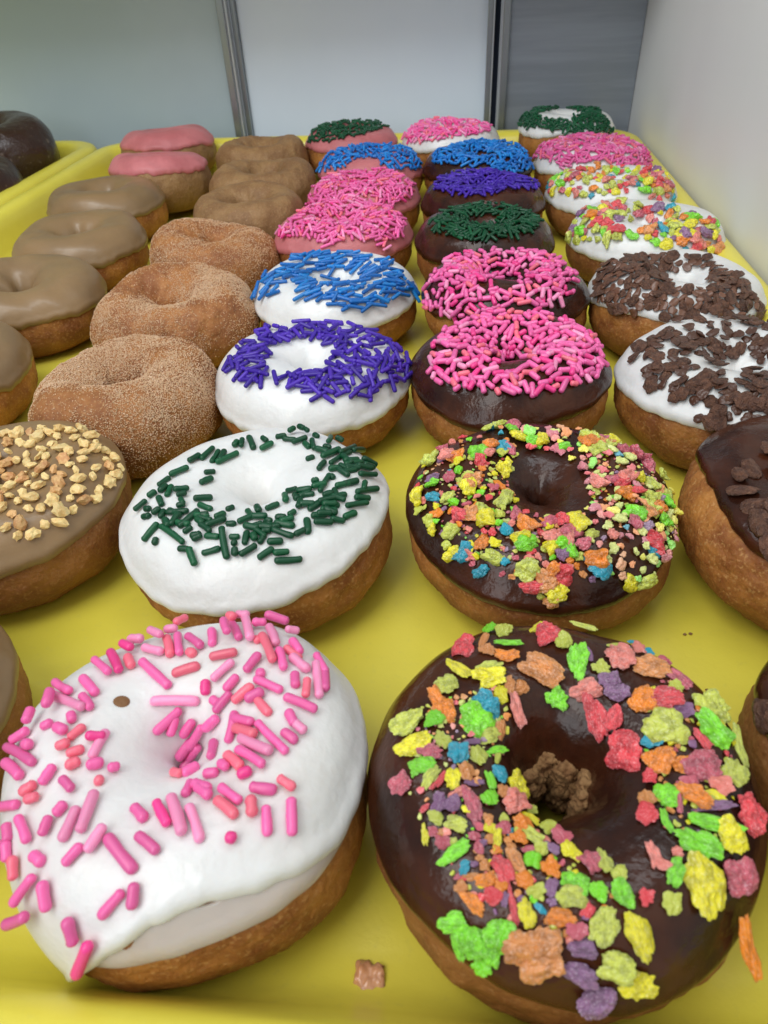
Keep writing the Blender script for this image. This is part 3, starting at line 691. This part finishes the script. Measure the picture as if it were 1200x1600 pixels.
sprinkles(D, D.root, PU, P('352,575 372,540 420,515 500,503 560,510 620,540 643,575 625,600 585,605 575,638 545,615 520,625 480,618 440,598 400,602 370,590'), P('408,565 435,535 500,528 527,555 500,582 440,592 420,588'), 230, mind=.0015, r=.00086, Ls=(.0042, .0055, .0065, .0075, .0085))
D = make('C4', -.0576, .3280, .0392, .0345, .0080, 14, 'dough', 'white', -4, 'white iced donut topped with bright blue sprinkles', G1, ic=dict(amp=5, T=.0015))
sprinkles(D, D.root, BL, P('392,465 420,425 470,400 540,394 600,408 640,440 652,462 610,468 590,480 560,485 510,475 470,470 460,445 440,440 425,468'), P('515,432 560,425 568,442 520,442'), 160, mind=.0015, r=.00086, Ls=(.0060, .0075, .0085, .0095, .0105), lean=.5)
D = make('C5', -.0640, .4060, .0390, .0365, .0080, 15, 'dough', 'pink', -2, 'pink iced donut with pink sprinkles directly behind the blue sprinkled white donut', G5, geo=dict(rx=-2), ic=dict(amp=5))
sprinkles(D, D.root, PK, P('435,360 480,325 510,305 590,305 632,345 625,365 600,378 605,390 585,375 540,372 510,385 490,372 440,370'), None, 330, mind=.0015, r=.00082)
D = make('C6', -.0603, .4780, .0372, .0370, .0080, 16, 'dough', 'pink', -2, 'pink iced donut with pink sprinkles, farther one of the pair in its column', G5, geo=dict(rx=-2), ic=dict(amp=5))
sprinkles(D, D.root, PK, P('480,325 490,295 530,266 600,262 645,288 640,305 600,328 560,325'), None, 320, mind=.0015, r=.00080)
D = make('C7', -.0633, .5520, .0384, .0370, .0080, 17, 'dough', 'pink', -2, 'pink iced donut with blue sprinkles', G5, geo=dict(rx=-2), ic=dict(amp=5))
sprinkles(D, D.root, BL, P('497,268 510,240 560,226 640,230 660,262 630,265 600,260 590,250 560,248 540,262 520,265'), None, 200, stuff=True)
D = make('C8', -.0880, .6380, .0385, .0370, .0080, 18, 'dough', 'pink', 4, 'pink iced donut with dark green sprinkles at the back rim', G5, geo=dict(rx=-2), ic=dict(amp=5))
sprinkles(D, D.root, GR, P('482,222 490,203 540,183 605,183 608,198 560,212 520,220 500,222'), None, 190, stuff=True)

# --- chocolate column
D = make('D1', .0220, .0750, .0370, .0385, .0074, 21, 'dough_dark', 'choc', interp([(-180, -4), (-150, 6), (-120, 6), (-90, -2), (-60, 2), (-30, 4), (0, 2), (90, 0)]), 'chocolate iced donut with large colourful cereal flakes, nearest the camera', G2, geo=dict(lump=1.2), ic=dict(amp=3, inner=196, T=.0012))
traced_flakes(D, D.root, CER1)
def dust(D, polys, n, seed, smin=.0006, smax=.0017):
    rs = random.Random(seed); it = []
    for pl in polys:
        for p, nn in scatter(D, pl, None, n, .0008, seed):
            s = smin+(smax-smin)*rs.random()**1.6
            b = base_mesh('flake', rs.randrange(9), 'f'+rs.choice('rpRRokkyyllllgv'), 1)
            it.append((b, frame(p+nn*s*.25, nn, Vector((rs.uniform(-1, 1), rs.uniform(-1, 1), .1))) @ Matrix.Diagonal((s, s*rs.uniform(.5, 1), s, 1)), s))
    emit(D, D.root, 'cereal_crumb', it, True)
dust(D, [P('640,1240 720,1200 800,1230 900,1340 980,1420 900,1480 800,1440 700,1380'), P('1010,1060 1120,1060 1160,1200 1130,1330 1040,1300 1000,1200'), P('640,1110 800,1060 790,1180 660,1220')], 130, 3)
rs = random.Random(5)
Vs, Fs, off = [], [], 0
hole_tree = BVHTree.FromPolygons([tuple(v) for v in D.dV], [tuple(int(i) for i in f) for f in D.dF])
for k in range(420):      # torn dough inside the hole
    a = rs.uniform(-.5, 2.9); z_ = rs.uniform(.005, .024)
    h = hole_tree.ray_cast(Vector((0, 0, z_)), Vector((math.cos(a), math.sin(a), .12)))
    if h[0] is None: continue
    g = ICO[2]; s = rs.uniform(.0006, .0016)
    Vq = g[0]*(1+sn(g[0], 5, k)*.35)[:, None]*s*np.array([1, 1, 1])+np.array(h[0])-np.array([math.cos(a), math.sin(a), 0])*.0010
    Vs.append(Vq); Fs += [tuple(i+off for i in f) for f in g[1]]; off += len(Vq)
obj('torn_crumb', mesh('torn_crumb', np.concatenate(Vs), Fs, [M['crumb']]), D.root)
D = make('D2', .0260, .1640, .0393, .0350, .0018, 22, 'dough', 'choc', interp([(-180, 6), (-140, 0), (-100, -4), (-70, 0), (-30, 12), (0, 14), (90, 5)]), 'chocolate iced donut with small crushed cereal flakes, behind the nearest cereal donut', G2, ic=dict(amp=4, T=.0013))
flakes(D, D.root, FR, P('655,745 685,695 700,680 760,662 830,668 905,672 985,700 1045,760 1085,830 1042,890 1000,925 950,900 880,915 862,965 840,925 780,905 730,885 700,860 655,805'),
       P('798,720 830,705 870,705 915,740 922,790 880,812 820,800 795,770'), 340, mind=.0020, smin=.0018, smax=.0064, pw=2.4)
dust(D, [P('905,672 985,700 1045,760 1085,830 1042,870 930,800 920,740'), P('655,745 685,695 790,700 800,800 860,830 780,890 700,840')], 230, 4)
D = make('D3', .0215, .2470, .0384, .0360, .0050, 23, 'dough', 'choc', interp([(-180, 5), (-110, -3), (-90, -6), (-60, 2), (-30, 8), (0, 5), (90, 0)]), 'chocolate iced donut with pink sprinkles, nearer one of two', G2, ic=dict(amp=4))
sprinkles(D, D.root, PK, P('682,602 668,555 700,512 760,492 850,490 920,520 943,560 925,595 850,612 790,615 730,612 695,602'), P('775,568 800,556 825,562 816,580 785,582'), 280, mind=.0021, r=.00104, Ls=(.0036, .0044, .0050, .0057, .0066))
D = make('D4', .0224, .3195, .0388, .0365, .0080, 24, 'dough', 'choc', -2, 'chocolate iced donut with pink sprinkles, farther one of two', G2, geo=dict(rx=-3), ic=dict(amp=4))
sprinkles(D, D.root, PK, P('662,482 670,440 700,403 760,388 850,388 895,428 898,452 875,475 840,480 800,470 780,490 740,502 720,500 690,492'), P('765,440 800,430 820,440 790,458'), 280, mind=.0021, r=.00100, Ls=(.0036, .0044, .0050, .0057, .0066))
D = make('D5', .0152, .3940, .0374, .0365, .0080, 25, 'dough', 'choc', -4, 'chocolate iced donut with dark green sprinkles', G2, geo=dict(rx=-2), ic=dict(amp=4))
sprinkles(D, D.root, GR, P('672,350 700,328 760,316 820,323 845,350 830,365 790,372 740,376 710,371 680,365'), P('730,340 770,335 790,345 750,352'), 260, mind=.0015, r=.0008)
D = make('D6', .0163, .4680, .0378, .0365, .0080, 26, 'dough', 'choc', -4, 'chocolate iced donut with purple sprinkles', G2, geo=dict(rx=-2), ic=dict(amp=4))
sprinkles(D, D.root, PU, P('678,300 690,275 760,266 840,278 845,294 790,297 770,305 720,305'), None, 260, mind=.0015, r=.0008)
D = make('D7', .0145, .5520, .0386, .0370, .0080, 27, 'dough', 'choc', -2, 'chocolate iced donut with blue sprinkles', G2, geo=dict(rx=-2), ic=dict(amp=4))
sprinkles(D, D.root, BL, P('670,257 685,235 750,216 815,228 830,262 805,272 790,270 755,262 700,258'), P('735,240 765,236 775,244 745,248'), 260, stuff=True)
D = make('D8', -.0073, .6370, .0392, .0370, .0080, 28, 'dough', 'white', 0, 'small looking white iced donut with pink sprinkles, in the middle of the back rim', G1, geo=dict(rx=-3), ic=dict(amp=4))
sprinkles(D, D.root, PK, P('630,215 650,193 700,180 760,183 766,207 720,212 680,220 640,222'), None, 220, stuff=True)

# --- right column
D = make('E1', .0960, .0850, .0345, .0370, .0060, 31, 'dough_dark', 'choc', interp([(180, 20), (120, 0), (0, 0), (-120, 10)]), 'dark brown donut cut off by the photo edge, touching the nearest cereal donut', G2, ic=dict(amp=3))
flakes(D, D.root, 'n', P('1180,1100 1300,1000 1500,1050 1700,1200 1600,1400 1300,1350'), None, 50, mind=.004, kind='cocoa', smin=.005, smax=.010)
edge2 = interp([(-180, 32), (-165, 33), (-140, 23), (-115, 14), (-90, 4), (0, 0), (90, 0), (150, 20)])
D = make('E2', .1085, .1630, .0418, .0385, .0050, 32, 'dough', 'choc', edge2, 'chocolate iced donut with a few cocoa flakes, cut off by the photo edge', G2, ic=dict(amp=4, T=.0016))
flakes(D, D.root, 'n', P('1150,745 1200,700 1300,640 1500,680 1580,800 1500,950 1300,950 1190,840'), P('1260,730 1400,720 1420,820 1280,820'), 90, mind=.0040, kind='cocoa', smin=.0055, smax=.0095, pw=1)
D = make('E3', .1040, .2400, .0430, .0370, .0050, 33, 'dough', 'white', interp([(-180, -2), (-140, 8), (-110, 14), (-90, 16), (-60, 10), (0, 0)]), 'white iced donut with cocoa flakes, nearer one of two', G1, ic=dict(amp=4))
flakes(D, D.root, 'n', P('985,560 1010,530 1060,500 1130,490 1290,500 1350,600 1300,690 1200,690 1165,705 1095,692 1090,650 1050,622 1010,602'), P('1120,560 1180,550 1190,580 1140,590'), 230, mind=.0023, kind='cocoa', smin=.0030, smax=.0064, pw=1)
D = make('E4', .0985, .3180, .0380, .0360, .0080, 34, 'dough', 'white', interp([(-180, 0), (-120, 12), (-90, 6), (0, 0)]), 'white iced donut with cocoa flakes, farther one of two', G1, geo=dict(rx=-3), ic=dict(amp=4))
flakes(D, D.root, 'n', P('930,450 945,413 1010,398 1100,403 1160,438 1198,490 1150,505 1110,482 1070,502 1040,497 1020,482 990,488 960,482 938,470'), P('1030,425 1095,420 1120,450 1060,456'), 210, mind=.0024, kind='cocoa', smin=.0030, smax=.0062, pw=1)
D = make('E5', .1010, .4010, .0405, .0360, .0080, 35, 'dough_dark', 'white', -6, 'white iced donut with colourful cereal flakes, nearer one of two', G1, geo=dict(rx=-3), ic=dict(amp=4))
flakes(D, D.root, FR, P('875,357 890,330 960,318 1060,328 1122,350 1125,405 1095,408 1060,385 1000,377 940,377 890,375'), P('955,347 1000,340 1030,352 1000,362 960,360'), 115, mind=.0030, smin=.0030, smax=.0080, pw=1.3)
D = make('E6', .0950, .4770, .0388, .0370, .0080, 36, 'dough_dark', 'white', -6, 'white iced donut with colourful cereal flakes, farther one of two', G1, geo=dict(rx=-3), ic=dict(amp=4))
flakes(D, D.root, FR, P('850,290 870,264 950,256 1040,266 1054,312 1020,314 980,300 920,308 860,303'), None, 110, mind=.0030, smin=.0030, smax=.0076, pw=1.3)
D = make('E7', .0945, .5560, .0400, .0380, .0080, 37, 'dough', 'white', -4, 'white iced donut with pink sprinkles beside the right wall', G1, geo=dict(rx=-3), ic=dict(amp=4))
sprinkles(D, D.root, PK, P('835,245 850,225 900,212 960,208 1012,238 1018,265 960,256 930,252 890,257 880,265 872,250 840,246'), None, 330, mind=.0016, stuff=True)
D = make('E8', .0850, .6380, .0385, .0370, .0080, 38, 'dough', 'white', 4, 'white iced donut with dark green sprinkles in the back corner', G1, geo=dict(rx=-4, z=.0055), ic=dict(amp=5))
sprinkles(D, D.root, GR, P('804,193 812,168 870,158 935,172 957,205 930,208 900,212 870,205 830,200'), P('838,178 880,168 915,178 890,188 850,186'), 260, stuff=True)

# --- cinnamon sugar and plain column
D = make('B1', -.1330, .0795, .0362, .0370, .0040, 41, 'dough_dark', 'maple', 0, 'maple iced donut cut off by the photo edge, beside the nearest pink sprinkled donut', G3, ic=dict(amp=3))
D = make('B2', -.1395, .1620, .0385, .0355, .0040, 42, 'dough_dark', 'maple', interp([(-180, 0), (-90, 2), (-45, 6), (-20, 10), (0, 10), (90, 0)]), 'maple iced donut covered in chopped nuts', G3, ic=dict(amp=3, T=.0014))
_n = P('-250,700 -60,672 0,678 60,668 125,670 195,730 195,745 160,775 120,800 90,825 40,842 0,832 -60,830 -180,800')
def nuts(D, poly, n):
    rs = random.Random(4); it = []
    for p, nn in scatter(D, poly, None, n, .0033, 3):
        s = rs.uniform(.0026, .0049); mk = 'nutb' if rs.random() < .22 else 'nut'
        b = base_mesh('nut', rs.randrange(12), mk)
        nn2 = (nn+Vector((rs.uniform(-1, 1), rs.uniform(-1, 1), rs.uniform(-1, 1)))*.6).normalized()
        it.append((b, frame(p+nn*s*.22, nn2, Vector((rs.uniform(-1, 1), rs.uniform(-1, 1), 0))) @ Matrix.Diagonal((s, s, s, 1)), s))
    emit(D, D.root, 'nut_piece', it)
nuts(D, _n, 170)
for k, (x, y, R, sd) in enumerate(((-.1250, .2290, .0362, 43), (-.1315, .3090, .0368, 44), (-.1345, .3840, .0360, 45))):
    D = make('B%d' % (k+3), x, y, R, .0370, .0060, sd, 'dough_sugar', None, 0, ('cinnamon sugar donut directly behind the chopped nut donut', 'cinnamon sugar donut between two other sugared ones', 'cinnamon sugar donut farthest back, in front of the plain brown donuts')[k], G4, geo=dict(lump=2.4))
    sugar(D, (32000, 23000, 14000)[k], 70+k)
for k, (x, y, R, sd) in enumerate(((-.1311, .4570, .0366, 46), (-.1385, .5300, .0372, 47), (-.1570, .6080, .0376, 48))):
    D = make('B%d' % (k+6), x, y, R, .0370, .0085, sd, 'dough_plain', None, 0, ('plain brown donut directly behind the sugared donuts', 'plain brown donut between two other plain ones', 'plain brown donut against the back rim')[k], G6, geo=dict(lump=1.9))

# --- maple and pink column at the left
A = ((-.2160, .2480, .0385, .0345, 51, 'maple', 'maple iced donut cut off by the photo edge, lowest of the far left column', 0),
     (-.2180, .3270, .0400, .0350, 52, 'maple', 'maple iced donut in the second place of the far left column', 0),
     (-.2205, .4060, .0385, .0350, 53, 'maple', 'maple iced donut with a dimpled hole, in front of the farthest maple one', -3),
     (-.2380, .4870, .0390, .0350, 54, 'maple', 'maple iced donut farthest back, touching the yellow tray side', -3))
for x, y, R, H, sd, ic, lb, rx in A:
    make('A', x, y, R, H, .0085, sd, 'dough', ic, -2, lb, G3, geo=dict(lump=1.5), ic=dict(amp=6, inner=195))
make('A7', -.2195, .5420, .0365, .0385, .0070, 55, 'dough_plain', 'pink', 12, 'plain pink iced donut without sprinkles, in front of its twin', G5, geo=dict(rx=-6, lump=1.7, z=.001), ic=dict(amp=7))
make('A8', -.2430, .6330, .0385, .0370, .0050, 56, 'dough_plain', 'pink', 8, 'plain pink iced donut without sprinkles, at the back rim', G5, geo=dict(rx=-4, lump=1.5, z=.003), ic=dict(amp=6))
# --- the tray beyond
make('L1', -.3830, .6180, .0440, .0540, .0050, 61, 'dough_dark', 'choc_glaze', -40, 'tall dark chocolate glazed donut in the other tray', 'dark donuts in the far tray', geo=dict(lump=1.7), ic=dict(amp=8))
make('L2', -.3660, .5330, .0400, .0400, .0050, 62, 'dough_dark', 'choc_glaze', -40, 'low dark chocolate glazed donut in the other tray, in front', 'dark donuts in the far tray', geo=dict(lump=1.5), ic=dict(amp=8))

# ------------------------------------------------------------------ crumbs on the tray floor
def floor_at(u, v):
    d = ray(u, v); return ORG+d*((.0004-CAM_Z)/d.z)
p = floor_at(577, 1531); g = flake(77, 3, .30)
o = obj('cereal_crumb', mesh('cereal_crumb', g[0]*.0058, g[1], [M['fk']]), label='small tan cereal flake fallen on the tray between the two front donuts', category='crumb', group='crumbs fallen on the tray')
o.location = (p.x, p.y, .0009)
lbl = {(689, 1585): 'tiny brown speck near the front rim of the tray', (1070, 991): 'tiny brown speck behind the nearest cereal donut', (1079, 990): 'tiny brown speck beside another, behind the nearest cereal donut', (1105, 1078): 'tiny dark speck on the open yellow floor right of the cereal donut'}
for k, ((u, v), lb) in enumerate(lbl.items()):
    p = floor_at(u, v); g = nutty(k+90)
    o = obj('donut_crumb', mesh('donut_crumb', g[0]*.0010, g[1], [M['crumb']]), label=lb, category='crumb', group='crumbs fallen on the tray'); o.location = (p.x, p.y, .0004)
